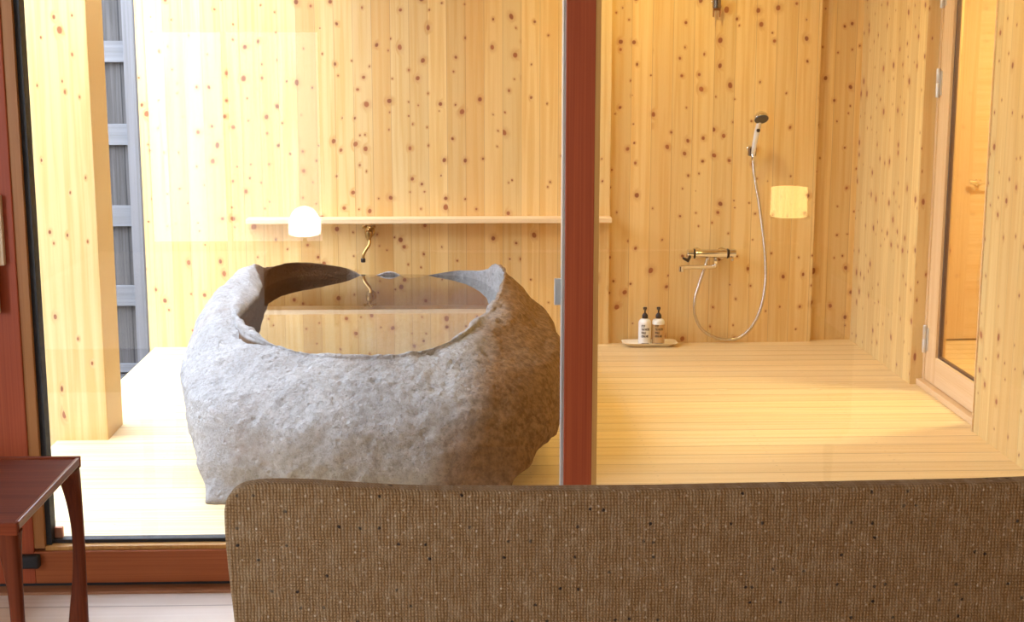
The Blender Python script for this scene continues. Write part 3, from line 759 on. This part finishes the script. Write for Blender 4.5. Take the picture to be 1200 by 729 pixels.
# ------------------------------------------------------------------ bedside lamps behind the camera (seen mirrored in the glass)
LAMPW = glow('opal_glass_lit', (1., .93, .80), 20.)
LAMPY = glow('paper_shade_lit', (1., .76, .24), 9.)
def nightstand(x, y, w, h, label):
    t = thing('nightstand', label, 'nightstand', (x, y, 0), 'nightstands behind the viewpoint')
    obj('carcass', box(x - w / 2, x + w / 2, y - .2, y + .2, .12, h, bevel=.004), TEAK, t)
    dr = obj('drawer', box(x - w / 2 + .02, x + w / 2 - .02, y + .2, y + .215, .20, h - .03, bevel=.003), TEAK, t)
    obj('knob', lathe(bmesh.new(), [(.006, 0), (.006, .01), (.014, .016), (.012, .024)], 16, to_axis((0, 1, 0)), (x, y + .215, (h + .17) / 2)), BRASS, dr, 40)
    for sx in (-1, 1):
        for sy in (-1, 1): obj('leg', lathe(bmesh.new(), [(.012, 0), (.018, .12)], 12, 'z', (x + sx * (w / 2 - .03), y + sy * .17, 0)), TEAKV, t, 40)
    return t
nightstand(-.90, -.12, .42, .40, 'nightstand carrying the white dome lamp, behind the viewpoint')
nightstand(1.815, -.12, .42, .42, 'nightstand carrying the square-topped paper lamp, behind the viewpoint')
t = thing('bedside_lamp', 'lit white dome lamp mirrored in the left glass', 'lamp', (-.90, -.10, .40))
obj('base', lathe(bmesh.new(), [(.06, 0), (.06, .012), (.012, .02), (.010, .10)], 28, 'z', (-.90, -.10, .40)), BRASS, t, 40)
obj('shade', lathe(bmesh.new(), [(.05, .085), (.086, .095), (.092, .12), (.088, .17), (.07, .215), (.045, .24), (.018, .252)], 36, 'z', (-.90, -.10, .40)), LAMPW, t, 60)
t = thing('bedside_lamp', 'lit yellow paper shade lamp mirrored in the right glass', 'lamp', (1.815, -.10, .42))
obj('base', lathe(bmesh.new(), [(.065, 0), (.065, .012), (.012, .02), (.010, .17)], 28, 'z', (1.815, -.10, .42)), BRASS, t, 40)
obj('shade', lathe(bmesh.new(), [(.095, .165), (.103, .168), (.100, .328), (.094, .330)], 40, 'z', (1.815, -.10, .42)), LAMPY, t, 40)

# ------------------------------------------------------------------ recessed lamps in the bath ceiling
def downlight(x, y, energy, label):
    t = thing('downlight', label, 'lamp', (x, y, Z1), 'recessed lamps over the shower')
    obj('trim_ring', lathe(bmesh.new(), [(.05, -.004), (.062, -.004), (.062, 0.), (.05, 0.)], 28, 'z', (x, y, Z1), closed=False), ALU, t, 40)
    l = light('downlight_beam', 'AREA', (x, y, Z1 - .012), (0, 0, 0), energy, WARM, shape='DISK', size=.09)
    return t
downlight(.95, 6.55, 11.5, 'recessed warm ceiling lamp above the shower taps')
downlight(1.35, 5.0, 9.5, 'recessed warm ceiling lamp above the deck by the hinged glass door')
t = thing('ceiling_lamp', 'warm recessed ceiling lamp of the room, out of the frame', 'lamp', (1.3, .6, 2.5))
obj('trim_ring', lathe(bmesh.new(), [(.07, -.004), (.085, -.004), (.085, 0.), (.07, 0.)], 28, 'z', (1.3, .6, 2.5), closed=False), ALU, t, 40)
light('room_lamp_beam', 'AREA', (1.3, .6, 2.485), (0, 0, 0), 13, (1., .58, .20), shape='DISK', size=.14)
